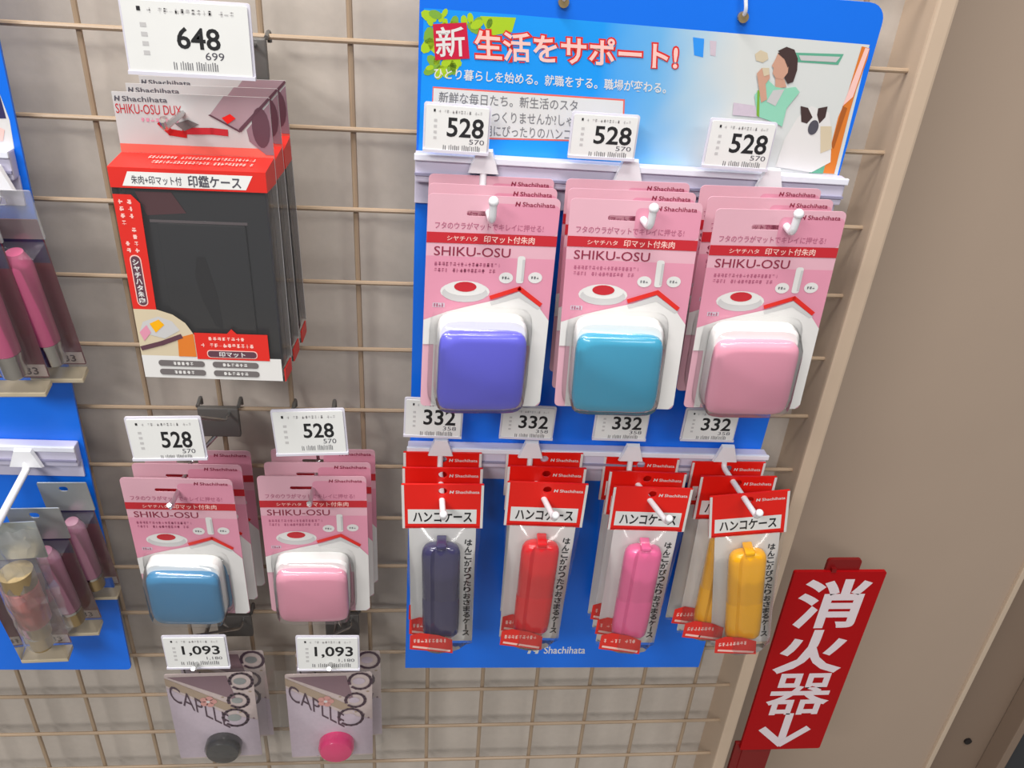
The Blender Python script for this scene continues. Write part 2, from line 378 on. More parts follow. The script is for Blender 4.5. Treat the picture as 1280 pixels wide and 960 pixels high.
# poster print
P_ = Print(0)
a = PR(530, 12); b_ = PR(1086, 55)
P_.poly([PR(530, 10), PR(640, 18), PR(1087, 56), PR(1046, 222), PR(523, 190)], 'poster_sky', 0)
rr = random.Random(4)
for i in range(46):                                    # leaves behind the first characters
    cx = rr.uniform(533, 612); cy = rr.uniform(14, 92)
    if cx > 575 and cy > 40: cx -= 40
    c = PR(cx, cy); q = rr.uniform(0, 3.14); n = 9; ra = rr.uniform(.0022, .005); rb = ra*.6
    P_.poly([(c[0]+ra*math.cos(k*2*math.pi/n)*math.cos(q)-rb*math.sin(k*2*math.pi/n)*math.sin(q), c[1]+ra*math.cos(k*2*math.pi/n)*math.sin(q)+rb*math.sin(k*2*math.pi/n)*math.cos(q)) for k in range(n)], rr.choice(['lime', 'lime', 'leaf']), 1+(i % 3)*.4)
P_.poly([PR(600, 20), PR(645, 22), PR(640, 40), PR(612, 45)], 'lime', 1)
P_.poly([PR(541, 30), PR(583, 28), PR(587, 73), PR(544, 75)], 'crimson', 3)
P_.quad_text('新', [PR(545, 72), PR(582, 70), PR(580, 32), PR(544, 34)], 'print_white', 4, .012)
TQ = [PR(592, 76), PR(848, 90), PR(850, 52), PR(590, 34)]
P_.quad_text('生活をサポート!', TQ, 'red_print', 3, .075)
P_.quad_text('生活をサポート!', [PR(594, 74), PR(846, 88), PR(848, 54), PR(592, 36)], 'peach', 4, .020)
P_.quad_text('ひとり暮らしを始める。就職をする。職場が変わる。', [PR(542, 98), PR(832, 117), PR(833, 103), PR(543, 84)], 'print_white', 2, .012)
P_.poly([PR(541, 108), PR(781, 124), PR(779, 178), PR(538, 172)], 'red_pale', 1)
P_.poly([PR(542, 110), PR(779, 126), PR(777, 176), PR(540, 170)], 'paper2', 2)
P_.quad_text('新鮮な毎日たち。新生活のスタ', [PR(548, 128), PR(722, 139), PR(722, 125), PR(549, 114)], 'ink_grey', 3, .005)
P_.quad_text('つくりませんか?しゃ', [PR(615, 153), PR(716, 158), PR(716, 144), PR(615, 139)], 'ink_grey', 3, .005)
P_.quad_text('用にぴったりのハンコ', [PR(605, 170), PR(713, 175), PR(713, 161), PR(605, 156)], 'ink_grey', 3, .005)
def Z2(pts, ox=800, oy=0, s=3.5556): return [PR(ox+x/s, oy+y/s) for x, y in pts]
P_.poly(Z2([(235, 165), (285, 172), (280, 255), (240, 245)]), 'poster_line', 1).poly(Z2([(310, 180), (340, 183), (335, 250), (312, 245)]), 'lavender', 1)
P_.poly(Z2([(640, 232), (905, 240), (880, 288), (690, 275)]), 'mint_d', 1).poly(Z2([(705, 245), (890, 252), (870, 276), (715, 268)]), 'print_grey', 2)
P_.poly(Z2([(510, 240), (535, 222), (565, 235), (570, 262), (545, 278), (515, 268)]), 'cream', 2)
P_.poly(Z2([(985, 205), (1020, 215), (1010, 260), (960, 400), (930, 500), (905, 600), (862, 772), (800, 768), (850, 640), (880, 520), (915, 440)]), 'orange', 2)
P_.poly(Z2([(1000, 212), (1018, 216), (945, 430), (900, 470)]), 'peach', 3).poly(Z2([(900, 470), (920, 480), (860, 660), (848, 650)]), 'orange_d', 3).poly(Z2([(750, 768), (800, 720), (815, 640), (830, 700), (812, 770)]), 'mint_d', 3)
# woman: dark hair, mint shirt, hand to the mouth
P_.poly(Z2([(612, 225), (650, 207), (685, 220), (700, 260), (697, 310), (680, 362), (655, 372), (640, 345), (655, 300), (645, 262)]), 'hair', 4)
P_.poly(Z2([(612, 235), (600, 262), (584, 292), (592, 302), (588, 325), (600, 345), (632, 352), (655, 322), (660, 280), (648, 250)]), 'skin', 5)
P_.poly(Z2([(610, 235), (650, 225), (668, 270), (655, 300), (640, 262)]), 'hair', 6)
P_.poly(Z2([(600, 342), (640, 350), (650, 385), (600, 395)]), 'skin', 4)
P_.poly(Z2([(568, 355), (600, 385), (640, 392), (690, 385), (708, 408), (650, 480), (630, 562), (600, 545), (518, 515), (508, 420), (530, 395)]), 'mint', 5)
P_.poly(Z2([(590, 400), (640, 395), (600, 470), (560, 450)]), 'print_grey', 6).poly(Z2([(520, 400), (530, 400), (528, 520), (516, 512)]), 'leaf', 6)
P_.poly(Z2([(517, 325), (540, 300), (572, 312), (575, 345), (556, 372), (562, 440), (536, 455)]), 'skin', 7)
P_.poly(Z2([(540, 300), (572, 300), (572, 330), (548, 338)]), 'cream', 8)
P_.poly(Z2([(415, 455), (520, 470), (525, 520), (410, 510)]), 'lavender', 4)
# dog
P_.poly(Z2([(700, 520), (760, 470), (840, 500), (850, 600), (845, 720), (760, 765), (600, 740), (640, 620)]), 'print_white', 4)
P_.poly(Z2([(800, 560), (850, 560), (850, 660), (800, 680)]), 'cream', 5)
P_.poly(Z2([(712, 470), (745, 478), (765, 520), (740, 548), (715, 540)]), 'hair', 5).poly(Z2([(790, 480), (832, 472), (822, 520), (795, 548), (785, 510)]), 'hair', 5)
P_.ell(*Z2([(768, 565)])[0], .0032, .0044, 'ink_mid', 6)
P_.build('poster_print', pan)
# maker's name at the foot
P_ = Print(0); c = PR(659, 817); e_ = PR(731, 817); P_.logo(c[0], c[1], PR(660, 808)[1]-c[1], e_[0]-c[0], 'print_white'); P_.build('printed_name', pan)
def rail(parent, za, xa, xb, skirt):
    bm = bmesh.new()
    box(bm, xa, xb, -.0085, -.0002, za-.017, za, .0012); o_ = mesh_obj('rail', bm, 'rail', parent)
    bm = bmesh.new(); box(bm, xa-.0005, xb+.0005, -.0105, -.0083, za-.0035, za+.0005, .0006); mesh_obj('rail_lip', bm, 'rail_edge', o_)
    bm = bmesh.new(); box(bm, xa, xb, -.0098, -.0084, za-.0125, za-.0110); mesh_obj('groove_line', bm, 'rail_line', o_)
    bm = bmesh.new(); box(bm, xa, xb, -.0022, -.0003, za-skirt, za-.016, .0004); mesh_obj('rail_skirt', bm, 'rail', o_)
    return o_
rail(pan, -.0985, -.1315, .134, .032)
rail(pan, -.308, -.1325, .134, .032)

# cable hooks that hold the board at its top edge
for (px, py), lb in (((930, 22), 'white cord hook holding top edge of poster board, right one'), ((705, 3), 'small metal hook at top edge of poster board, left one')):
    p = at(px, py, .021); bm = bmesh.new()
    tube(bm, arc([(p.x-.006, -.004, p.z+.045), (p.x-.006, -.021, p.z+.03), (p.x, -.023, p.z+.003), (p.x, -.016, p.z-.001)], .004), .0011, 8)
    o = mesh_obj('cord_hook', bm, 'hook_white', None, True); setp(o, label=lb, cat='hook')
    bm = bmesh.new(); tube(bm, [(p.x, -.0178, p.z), (p.x, -.0205, p.z)], .003, 12); mesh_obj('grommet', bm, 'gold', o)

# ------------------------------------------------------------ stamp pad packs (pink card, white case with a coloured lid in a blister)
CASEX = -.003
def make_pad_pack(lid):
    t = thing('stamp_pad_pack')
    bm = bmesh.new(); plate(bm, rrect(-.0375, .0375, -.1315, 0, .003), [rrect(-.0155, .0155, -.0118, -.0088, .0014)], .0003, .0006)
    mesh_obj('backing_card', bm, 'pink', t)
    p = Print(.0003)
    p.rect(-.0375, .0375, -.074, -.0355, 'pink_deep', 0)
    p.rect(.0, .0375, -.0215, -.004, 'pink_deep', 0, .003)
    p.logo(.0115, -.0052, .0026, .023, 'maroon_ink', 1)
    p.text('フタのウラがマットでキレイに押せる!', -.033, .029, -.0196, -.0155, 'maroon_soft', 1, .008)
    p.rect(-.0375, .0375, -.0278, -.0216, 'band', 1)
    p.text('シヤチハタ', -.026, -.0085, -.0262, -.0234, 'peach', 2, .01); p.text('印マット付朱肉', -.005, .0245, -.0268, -.0226, 'peach', 2, .015)
    p.text('SHIKU-OSU', -.0330, .0110, -.0352, -.0298, 'maroon_ink', 1, .004)
    p.ticks(-.0325, .0085, -.0413, -.0390, 'maroon_soft', 1, 19, False, 2); p.ticks(-.0325, .0035, -.0450, -.0427, 'maroon_soft', 1, 17, False, 8)
    p.ell(-.0140, -.0565, .0145, .0062, 'print_white', 1, 20); p.ell(-.0140, -.0575, .0135, .0055, 'print_grey', 1.5, 20); p.ell(-.0140, -.0545, .0120, .0046, 'print_white', 2, 20); p.ell(-.0140, -.0535, .0066, .0031, 'band', 3, 18)
    p.rect(-.0325, -.0255, -.0665, -.0638, 'lavender', 1); p.ticks(-.032, -.026, -.0662, -.0642, 'maroon_soft', 2, 4)
    p.poly([(-.0375, -.090), (-.031, -.090), (-.031, -.131), (-.027, -.131), (-.027, -.090), (.0265, -.090), (.0265, -.1312), (.0345, -.1312), (.0375, -.128), (.0375, -.0735), (.0315, -.0660), (.0175, -.0575), (.001, -.0620), (-.012, -.0655), (-.024, -.0690), (-.0375, -.0745)], 'print_white', 4)
    p.poly([(.0010, -.0625), (.0178, -.0555), (.0320, -.0655), (.0300, -.0665), (.018, -.0592), (.002, -.0645)], 'print_grey', 5)
    p.line([(.0015, -.0595), (.0180, -.0535), (.0312, -.0632)], .0026, 'red_print', 6)
    p.rect(.0155, .0200, -.0505, -.0340, 'print_white', 2, .0015); p.rect(.0185, .0200, -.049, -.036, 'print_grey', 3)
    p.ell(.0095, -.0474, .0042, .0034, 'print_white', 2); p.ell(.0268, -.0468, .0042, .0034, 'print_white', 2)
    p.ticks(.0070, .0120, -.0482, -.0466, 'ink_grey', 3, 3); p.ticks(.0243, .0293, -.0476, -.0460, 'ink_grey', 3, 3)
    p.build('card_print', t)
    def sq(hx, hz, y, n=24, e=.29, cz=-.1012, cx=CASEX):
        o_ = []
        for k in range(n):
            a = 2*math.pi*(k+.5)/n; c_, s_ = math.cos(a), math.sin(a)
            o_.append((cx+hx*math.copysign(abs(c_)**e, c_), y, cz+hz*math.copysign(abs(s_)**e, s_)))
        return o_
    pc = thing('pad_case'); pc.parent = t
    bm = bmesh.new(); loft(bm, [sq(.0250, .0272, -.0005, cz=-.0975), sq(.0266, .0288, -.002, cz=-.0975), sq(.0266, .0286, -.0095, cz=-.0977), sq(.0254, .0272, -.0112, cz=-.0980)]); mesh_obj('case_base', bm, 'case_white', pc, True)
    bm = bmesh.new(); loft(bm, [sq(.0256, .0252, -.0109), sq(.0260, .0256, -.0125), sq(.0258, .0254, -.0155), sq(.0240, .0236, -.0176), sq(.0195, .019, -.0184)]); mesh_obj('case_lid', bm, lid, pc, True)
    bm = bmesh.new(); loft(bm, [sq(.0310, .0330, -.0008, cz=-.0985), sq(.0308, .0328, -.0018, cz=-.0985), sq(.0276, .0298, -.0026, cz=-.0980), sq(.0274, .0292, -.0120, cz=-.0985), sq(.0270, .0270, -.0180, cz=-.1005), sq(.0250, .0248, -.0196)], False, True); mesh_obj('clear_blister', bm, 'clear_shell', t, True)
    return t
PADG = 'pink stamp pad packs'
def pad_stack(lid, loc, rot, labels, dy=.0165, dx=0, n=3, leans=None, dxs=None):
    o0 = make_pad_pack(lid)
    for k in range(n):
        o_ = o0 if k == 0 else copy_tree(o0)
        ln = rot[0]*(1-k/2.2) if leans is None else leans[k]
        x_ = loc[0]+(dxs[k] if dxs else 0)
        place(o_, (x_, loc[1]+dy*k, loc[2]+.0002*k), (ln, rot[1]*(1-.3*k), rot[2]*(1-.35*k)))
        setp(o_, label=labels[k], cat='stamp pad', group=PADG)
    return o0
U = 'on the top rail of the blue board'
pad_stack('lid_purple', (.3837, -.0640, 1.3325), (-5, 1.8, 4), ['front pink carded stamp pad with purple lid, '+U, 'middle pink card of the purple-lid stack, only its top strip showing', 'rearmost pink card of the purple-lid stack, against the top rail'], .0178)
pad_stack('lid_teal', (.4630, -.0690, 1.3345), (-4, -.7, -3.0), ['front pink carded stamp pad with teal lid, '+U, 'middle pink card of the top-rail teal-lid stack', 'rearmost pink card of the top-rail teal-lid stack'], .0178, dxs=(0, .001, .002))
pad_stack('lid_pink', (.5445, -.0760, 1.3345), (0, -1.4, -2.2), ['front pink carded stamp pad with pink lid, beneath third price card of the poster', 'middle pink card of the top-rail pink-lid stack', 'rearmost pink card of the top-rail pink-lid stack'], .0205, dxs=(0, .001, .002))
pad_stack('lid_blue', (.1765, -.0440, 1.1195), (2, .3, -1), ['front pink carded stamp pad with blue-teal lid, hung on the bare grid', 'middle pink card of the blue-lid stack on the bare grid', 'rearmost pink card of the blue-lid stack on the bare grid'], .0165, dxs=(0, .003, .006))
pad_stack('lid_pink', (.2675, -.0410, 1.1200), (1, .2, .5), ['front pink carded stamp pad with pink lid, hung on the bare grid', 'middle pink card of the pink-lid stack on the bare grid', 'rearmost pink card of the pink-lid stack on the bare grid'], .0160, dxs=(0, .002, .004))

# peg hooks of the top rail
for bpx, tpx, d, lb in (((605, 203), (615, 277), .079, 'white peg hook carrying the purple-lid stamp pads'), ((786, 215), (812, 285), .083, 'white peg hook carrying the teal-lid pads on the board'), ((962, 226), (990, 292), .088, 'white peg hook carrying the pink-lid pads on the board')):
    peg(lb, PF, at(*bpx, .028), at(*tpx, d), up=.012)

# ------------------------------------------------------------ seal case packs (red header bag)
def make_seal_pack(color, seed):
    rr = random.Random(seed); t = thing('seal_case_pack')
    bm = bmesh.new(); plate(bm, rrect(-.0280, .0280, -.0400, 0, .0006), [rrect(-.003, .003, -.009, -.003, .0028)], .0006, .0014); h = mesh_obj('header_card', bm, 'red', t)
    p = Print(.0008); p.rect(-.0280, -.0262, -.0398, -.0004, 'print_white', 0); p.rect(.0262, .0280, -.0398, -.0004, 'print_white', 0)
    p.logo(.0045, -.0078, .0026, .0205, 'print_white', 0); p.rect(-.0240, .0235, -.0355, -.0222, 'paper', 0)
    p.text('ハンコケース', -.0205, .0205, -.0340, -.0240, 'ink', 1, .025); p.rect(-.0262, .0262, -.0388, -.0380, 'red_dark', 1); p.build('header_print', t)
    bm = bmesh.new(); plate(bm, rrect(-.0235, .0235, -.159, -.0395, .001), (), -.0004, .0004); mesh_obj('insert_card', bm, 'print_white', t)
    p = Print(.0010)
    st = 'はんこがぴったりおさまるケース'; n = len(st)
    zt, zb = -.050, -.153; s_ = (zt-zb)/n
    for i, ch in enumerate(st):
        c_ = zt-s_*(i+.5); k_ = s_*.44
        if ch == 'ー': p.rect(.0180, .0190, c_-k_, c_+k_, 'ink', 0)
        else: p.text(ch, .0158, .0212, c_-k_, c_+k_, 'ink', 0, .032)
    p.build('vertical_print', t)
    p = Print(.0165)
    p.poly([(-.0240, -.149), (-.0235, -.1335), (-.016, -.1305), (-.002, -.1335), (.008, -.1385), (.0085, -.154), (-.010, -.151)], 'red_print', 0)
    p.line([(-.021, -.146), (-.010, -.148), (.006, -.151)], .0022, 'peach', 1); p.ticks(-.021, .004, -.1415, -.1375, 'peach', 1, 9, False, seed); p.build('badge_print', t)
    # seal case: rounded capsule, three long facets
    prof = []
    for k in range(28):
        a = 2*math.pi*k/28; c_, s_ = math.cos(a), math.sin(a); x_ = .0130*math.copysign(abs(c_)**.75, c_); y_ = .0066*math.copysign(abs(s_)**.8, s_)
        if s_ < -.3:
            for gx in (-.0045, .0052):
                g = abs(x_-gx)
                if g < .0021: y_ += .0020*(1-g/.0021)
        prof.append((x_, y_))
    bm = bmesh.new(); loops = []
    for z_, sc in ((-.0545, .30), (-.0550, .62), (-.0565, .84), (-.0595, .96), (-.064, 1), (-.100, 1), (-.1005, .985), (-.101, 1), (-.131, 1), (-.1385, .97), (-.1410, .85), (-.1422, .6)):
        loops.append([(-.0008+x_*sc*1.06, -.0079+y_*sc, z_+.006*(1 if z_ > -.07 else 0)) for x_, y_ in prof])
    loft(bm, loops); sc_ = mesh_obj('seal_case', bm, color, t, True)
    bm = bmesh.new(); box(bm, -.004, .003, -.0140, -.0020, -.0485, -.0450, .001); mesh_obj('case_clasp', bm, color, sc_)
    # clear pouch with slight creases
    bm = bmesh.new(); nx, nz = 9, 17; g = []
    for j in range(nz+1):
        z_ = -.039-.122*j/nz; tt = j/nz; dep = .0165*min(1, (tt*5)**.6)*min(1, ((1-tt)*14)**.5); hw = .0270-.0035*min(1, tt*1.5)
        row = []
        for i in range(nx+1):
            u = -1+2*i/nx; e_ = 1-abs(u)**2.6
            row.append(bm.verts.new((u*hw+rr.uniform(-.0003, .0003), -.0013-dep*e_-(rr.uniform(0, .0014) if 0 < j < nz else 0)*e_, z_)))
        g.append(row)
    for j in range(nz):
        for i in range(nx): bm.faces.new((g[j][i], g[j+1][i], g[j+1][i+1], g[j][i+1]))
    mesh_obj('clear_pouch', bm, 'clear_film', t, True)
    return t
SG_ = 'seal case packs on the lower rail'
def seal_stack(color, seed, poses, labels):
    o0 = make_seal_pack(color, seed)
    for k, (loc, rot) in enumerate(poses):
        o_ = o0 if k == 0 else copy_tree(o0)
        place(o_, loc, rot); setp(o_, label=labels[k], cat='seal case', group=SG_)
def three(loc, rot, dy, dx=(0, 0, 0)):
    return [((loc[0]+dx[k], loc[1]+dy*k, loc[2]+.0003*k), (rot[0]*(1-.5*k), rot[1]*(1-.4*k), rot[2])) for k in range(3)]
seal_stack('seal_navy', 1, three((.3584, -.0635, 1.1310), (3, -.8, -1), .0182), ['front red-header bag with navy seal case, leftmost on the lower rail', 'middle bag of the navy seal case stack, red header strip showing', 'rearmost bag of the navy seal case stack, against the lower rail'])
seal_stack('seal_red', 2, three((.4306, -.0615, 1.1312), (3, .6, -2), .0178, (0, .0012, .0015)), ['front red-header bag with red seal case on the lower rail', 'middle bag of the red seal case stack, red header strip showing', 'rearmost bag of the red seal case stack, against the lower rail'])
seal_stack('seal_pink', 3, three((.5055, -.0600, 1.1265), (2, -.4, -3), .0175, (0, .000, -.001)), ['front red-header bag with pink seal case on the lower rail', 'middle bag of the pink seal case stack, red header strip showing', 'rearmost bag of the pink seal case stack, against the lower rail'])
h4 = (.5740, -.0640, 1.1250)
seal_stack('seal_yellow', 4, [(h4, (3, -9.5, -4)), ((.5720, -.0450, 1.1255), (1, -1.5, -2)), ((.5700, -.0275, 1.1255), (0, 0, 0))], ['front tilted red-header bag with yellow seal case, rightmost on the lower rail', 'middle bag of the yellow seal case stack, straight behind the tilted one', 'rearmost bag of the yellow seal case stack, against the lower rail'])
for bpx, tpx, d, lb in (((551, 560), (554, 648), .083, 'navy'), ((664, 563), (693, 649), .083, 'red'), ((790, 567), (834, 653), .084, 'pink'), ((908, 568), (946, 646), .085, 'yellow')):
    peg('white peg hook carrying the %s seal case bags' % lb, PF, at(*bpx, .028), at(*tpx, d), up=.005, r=.0021)

# price tags on the board
PT = [
 ((533, 130), (612, 136), (532, 186), .034, '528', '570', 'price card 528 above the purple stamp pad'),
 ((718, 142), (798, 147), (715, 194), .034, '528', '570', 'price card 528 above the teal-lid stamp pad on the board'),
 ((891, 150), (970, 156), (886, 206), .034, '528', '570', 'price card 528 on the poster below the woman'),
 ((508, 499), (578, 502), (508, 543), .034, '332', '358', 'price card 332 half hidden under the purple pad, left end of lower rail'),
 ((630, 508), (694, 511), (628, 545), .034, '332', '358', 'price card 332 fully readable between purple and teal pads'),
 ((748, 510), (812, 512), (745, 547), .034, '332', '358', 'price card 332 mostly hidden under the teal pad'),
 ((860, 512), (924, 514), (857, 548), .034, '332', '358', 'price card 332 mostly hidden under the pink pad, right end of lower rail')]
for TLp, TRp, BLp, d, a_, s_, lb in PT: price_tag('price_tag', TLp, TRp, BLp, d, a_, s_, lb, lay=(.34, .93, .24, .68) if a_ == '528' else (.32, .90, .24, .68))
price_tag('price_tag', (150, -2), (309, 8), (158, 88), .085, '648', '699', 'large white price card 648 over the boxed black case', lay=(.41, .76, .33, .64))
price_tag('price_tag', (157, 524), (248, 523), (169, 573), .078, '528', '570', 'slanting price card 528 above the blue-lid pad on the grid', lay=(.43, .86, .30, .72))
price_tag('price_tag', (340, 515), (428, 513), (343, 567), .072, '528', '570', 'price card 528 above the pink-lid pad on the grid', lay=(.41, .85, .27, .62))
price_tag('price_tag', (203, 797), (280, 796), (209, 834), .058, '1,093', '1,180', 'price card 1,093 above the pack with the black disc', lay=(.28, .9, .26, .60))
price_tag('price_tag', (371, 797), (447, 797), (373, 836), .058, '1,093', '1,180', 'price card 1,093 above the pack with the hot pink disc', lay=(.28, .92, .26, .62))

# ------------------------------------------------------------ metal grid hooks
def grid_hook(xz, tip, tagp, lb, m_='chrome', r=.0016):
    t = thing('metal_hook', label=lb, cat='hook'); x, z = xz
    bm = bmesh.new(); box(bm, x-.014, x+.014, -.0085, -.0040, z-.020, z+.004, .001)
    tube(bm, arc([(x-.014, -.006, z+.004), (x-.014, .004, z+.006), (x-.014, .004, z)], .002), .0014, 8); tube(bm, arc([(x+.014, -.006, z+.004), (x+.014, .004, z+.006), (x+.014, .004, z)], .002), .0014, 8)
    mesh_obj('mounting_clip', bm, 'dark_metal', t)
    bm = bmesh.new(); tube(bm, arc([(x, -.006, z-.016), (tip.x, -.009, tip.z-.0005), (tip.x, tip.y, tip.z), (tip.x, tip.y-.002, tip.z+.004)], .004), r, 8)
    mesh_obj('peg', bm, m_, t, True)
    bm = bmesh.new(); tube(bm, arc([(x+.008, -.006, z), (x+.008, -.02, z+.002), (tagp.x, tagp.y+.003, tagp.z+.001), (tagp.x, tagp.y+.003, tagp.z-.008)], .004), .0012, 8)
    mesh_obj('tag_arm', bm, m_, t, True)
    return t
tp = at(206, 160, .088); grid_hook((.240, 1.396), tp, at(300, 20, .085), 'chrome grid hook carrying the boxed black cases')
g = grid_hook((.200, 1.150), Vector((.1765, -.062, 1.1085)), at(235, 526, .077), 'dark metal grid hook carrying the blue-lid pads')
g = grid_hook((.2660, 1.149), Vector((.2680, -.060, 1.1090)), at(400, 516, .071), 'metal grid hook carrying the pink-lid pads on the grid')
grid_hook((.1900, .948), at(243, 838, .066), at(240, 800, .057), 'metal grid hook carrying the pack with the black disc')
grid_hook((.2780, .948), at(412, 838, .066), at(410, 800, .057), 'metal grid hook carrying the pack with the hot pink disc')

# ------------------------------------------------------------ boxed black cases with printed header (three deep)
k_ = .915
def make_case_box():
    t = thing('boxed_seal_case'); D = .0198; HW = .0445*k_; ZH = -.0340*k_; ZF = -.0372*k_; ZB = -.172*k_
    def q(v): return (v[0]*k_, v[1]*k_)
    bm = bmesh.new(); plate(bm, [(-HW, ZH-.13*k_), (HW, ZH-.13*k_), (HW, 0), (-HW, 0)], [rrect(-.0195*k_, -.0145*k_, -.0165*k_, -.0125*k_, .002)], .0006, .0006); mesh_obj('header_card', bm, 'print_grey', t)
    p = Print(0)
    p.rect(-HW, HW, -.0340*k_, -.0290*k_, 'red_pale', 0)
    p.logo(-.0435*k_, -.0050*k_, .0028*k_, .030*k_, 'ink_mid', 1); p.text('SHIKU-OSU DUX', -.0435*k_, -.0060*k_, -.0118*k_, -.0065*k_, 'band', 1, .0)
    p.ticks(-.030*k_, -.008*k_, -.0160*k_, -.0140*k_, 'pink_deep', 1, 8)
    # printed picture: grey folded case with red dot and the red cases
    p.poly([q(v) for v in [(.010, -.0105), (.026, -.019), (.0445, -.0015), (.0445, -.0000), (.019, -.0000)]], 'mauve_l', 1)
    p.poly([q(v) for v in [(.010, -.0105), (.026, -.0190), (.0260, -.0202), (.0088, -.0110)]], 'mauve_d', 2)
    p.poly([q(v) for v in [(.0265, -.0200), (.0450, -.0010), (.0440, -.0000), (.0255, -.0182)]], 'mauve_d', 3)
    p.poly([q(v) for v in [(.030, -.0185), (.0445, -.0030), (.0445, -.0325), (.0400, -.0325), (.031, -.0250)]], 'mauve', 2); p.ell(.0385*k_, -.0170*k_, .0052*k_, .0115*k_, 'mauve_d', 3)
    p.poly([q(v) for v in [(.0165, -.0122), (.0215, -.0098), (.0245, -.0122), (.0195, -.0155)]], 'red', 4)
    p.line([q((-.019, -.0165)), q((-.014, -.0215)), q((-.006, -.0225))], .0038*k_, 'red_dark', 2); p.line([q((-.006, -.0205)), q((.010, -.0200)), q((.018, -.0205))], .0038*k_, 'band', 2); p.poly([q(v) for v in [(-.011, -.0165), (-.003, -.0140), (.003, -.0165), (-.006, -.0205)]], 'print_grey_d', 3)
    p.build('header_print', t)
    # carton hood
    bm = bmesh.new()
    vs = [[(-HW, -.0005, ZH), (-HW, -D-.0008, ZF), (-HW, -D-.0008, -.0490*k_), (-HW, -.0005, -.0490*k_)], [(HW, -.0005, ZH), (HW, -D-.0008, ZF), (HW, -D-.0008, -.0490*k_), (HW, -.0005, -.0490*k_)]]
    loft(bm, vs); ho = mesh_obj('carton_hood', bm, 'red_print', t)
    p = Print(D+.0008); p.poly([q(v) for v in [(-.0375, -.0478), (.0325, -.0478), (.0370, -.0395), (-.0335, -.0395)]], 'paper', 0)
    p.text('朱肉+印マット付', -.0320*k_, -.0035*k_, -.0465*k_, -.0415*k_, 'ink_mid', 1, .01); p.text('印鑑ケース', .0000, .0300*k_, -.0472*k_, -.0402*k_, 'ink_mid', 1, .02)
    p.build('hood_print', t)
    # text on the sloping top of the hood
    bmh = Print(0)
    bmh.ticks(-.026*k_, .036*k_, .0062, .0080, 'peach', 0, 30, False, 4); bmh.ticks(-.022*k_, .036*k_, .0030, .0048, 'peach', 0, 28, False, 9)
    o_ = bmh.build('slope_print', t); dz = ZH-ZF; L_ = math.hypot(D, dz)
    o_.location = (0, -D-.0010, ZF+.0004); o_.rotation_euler = (-math.atan2(D, dz), 0, 0); o_.scale = (1, 1, L_/.0100)
    # black case inside and clear carton
    bm = bmesh.new(); box(bm, -.0405*k_, .0425*k_, -.0165, -.0012, -.1660*k_, -.0495*k_, .0025); cs = mesh_obj('black_case', bm, 'black_case', t, True)
    bm = bmesh.new(); box(bm, -.0230*k_, .0290*k_, -.0182, -.0160, -.1400*k_, -.0700*k_, .0012); mesh_obj('case_flap', bm, 'black_case', cs, True)
    bm = bmesh.new(); box(bm, -.0270*k_, .0300*k_, -.0171, -.0160, -.0700*k_, -.0685*k_); mesh_obj('flap_seam', bm, 'black_hi', cs)
    p = Print(.0183); p.poly([q(v) for v in [(-.002, -.0900), (.003, -.0900), (.0075, -.1150), (.0085, -.1380), (.004, -.1350), (-.002, -.1180), (-.0045, -.102)]], 'black_deep', 0); p.build('finger_recess_shade', cs)  # flat patch on the flap; the finger recess's shade is painted in its dark colour
    p = Print(.0168); p.poly([q(v) for v in [(-.033, -.0520), (-.012, -.0520), (-.005, -.0640), (-.028, -.0660)]], 'pad_maroon', 0); p.build('pad_print', cs)
    bm = bmesh.new()
    loft(bm, [[(-HW, -.0005, -.0490*k_), (HW, -.0005, -.0490*k_), (HW, -D, -.0490*k_), (-HW, -D, -.0490*k_)], [(-HW, -.0005, ZB), (HW, -.0005, ZB), (HW, -D, ZB), (-HW, -D, ZB)]]); mesh_obj('clear_carton', bm, 'clear_shell', t)
    p = Print(D+.0002)
    p.poly([q(v) for v in [(-.0445, -.1250), (-.0445, -.0530), (-.0340, -.0530), (-.0295, -.0580), (-.0305, -.1250)]], 'red_print', 0)
    for cx, sd in ((-.0402, 3), (-.0352, 6)):
        for i in range(8):
            z_ = -.0560-.0042*i; p.ticks((cx-.0016)*k_, (cx+.0016)*k_, (z_-.0026)*k_, z_*k_, 'peach', 1, 1, False, sd*9+i)
    p.rect(-.0412*k_, -.0345*k_, -.1225*k_, -.0895*k_, 'peach', 1, .0028); p.rect(-.0406*k_, -.0351*k_, -.1218*k_, -.0902*k_, 'mauve_d', 2, .0024)
    for i, ch in enumerate('シヤチハタ朱肉'): p.text(ch, -.0397*k_, -.0360*k_, (-.0958-.0041*i)*k_, (-.0922-.0041*i)*k_, 'print_white', 3, .03)
    # photo arc, white foot, red label
    arcp = [q((-.0445, -.1560)), q((-.0095, -.1560)), q((-.0090, -.1420)), q((-.0140, -.1330)), q((-.0210, -.1275)), q((-.0300, -.1245)), q((-.0445, -.1245))]
    p.poly(arcp, 'cream', 1)
    p.poly([q(v) for v in [(-.043, -.1400), (-.040, -.1330), (-.030, -.1290), (-.022, -.1320), (-.018, -.1380), (-.028, -.1440)]], 'print_grey', 2)
    p.poly([q(v) for v in [(-.036, -.1340), (-.030, -.1310), (-.027, -.1345), (-.033, -.1400)]], 'seal_yellow', 3); p.poly([q(v) for v in [(-.043, -.1400), (-.038, -.1350), (-.036, -.1400), (-.041, -.1460)]], 'pink_deep', 3)
    p.line([q((-.043, -.1510)), q((-.030, -.1470)), q((-.018, -.1420))], .0030*k_, 'mauve_d', 4); p.poly([q(v) for v in [(-.0210, -.1560), (-.0200, -.1430), (-.0100, -.1400), (-.0100, -.1560)]], 'orange', 3)
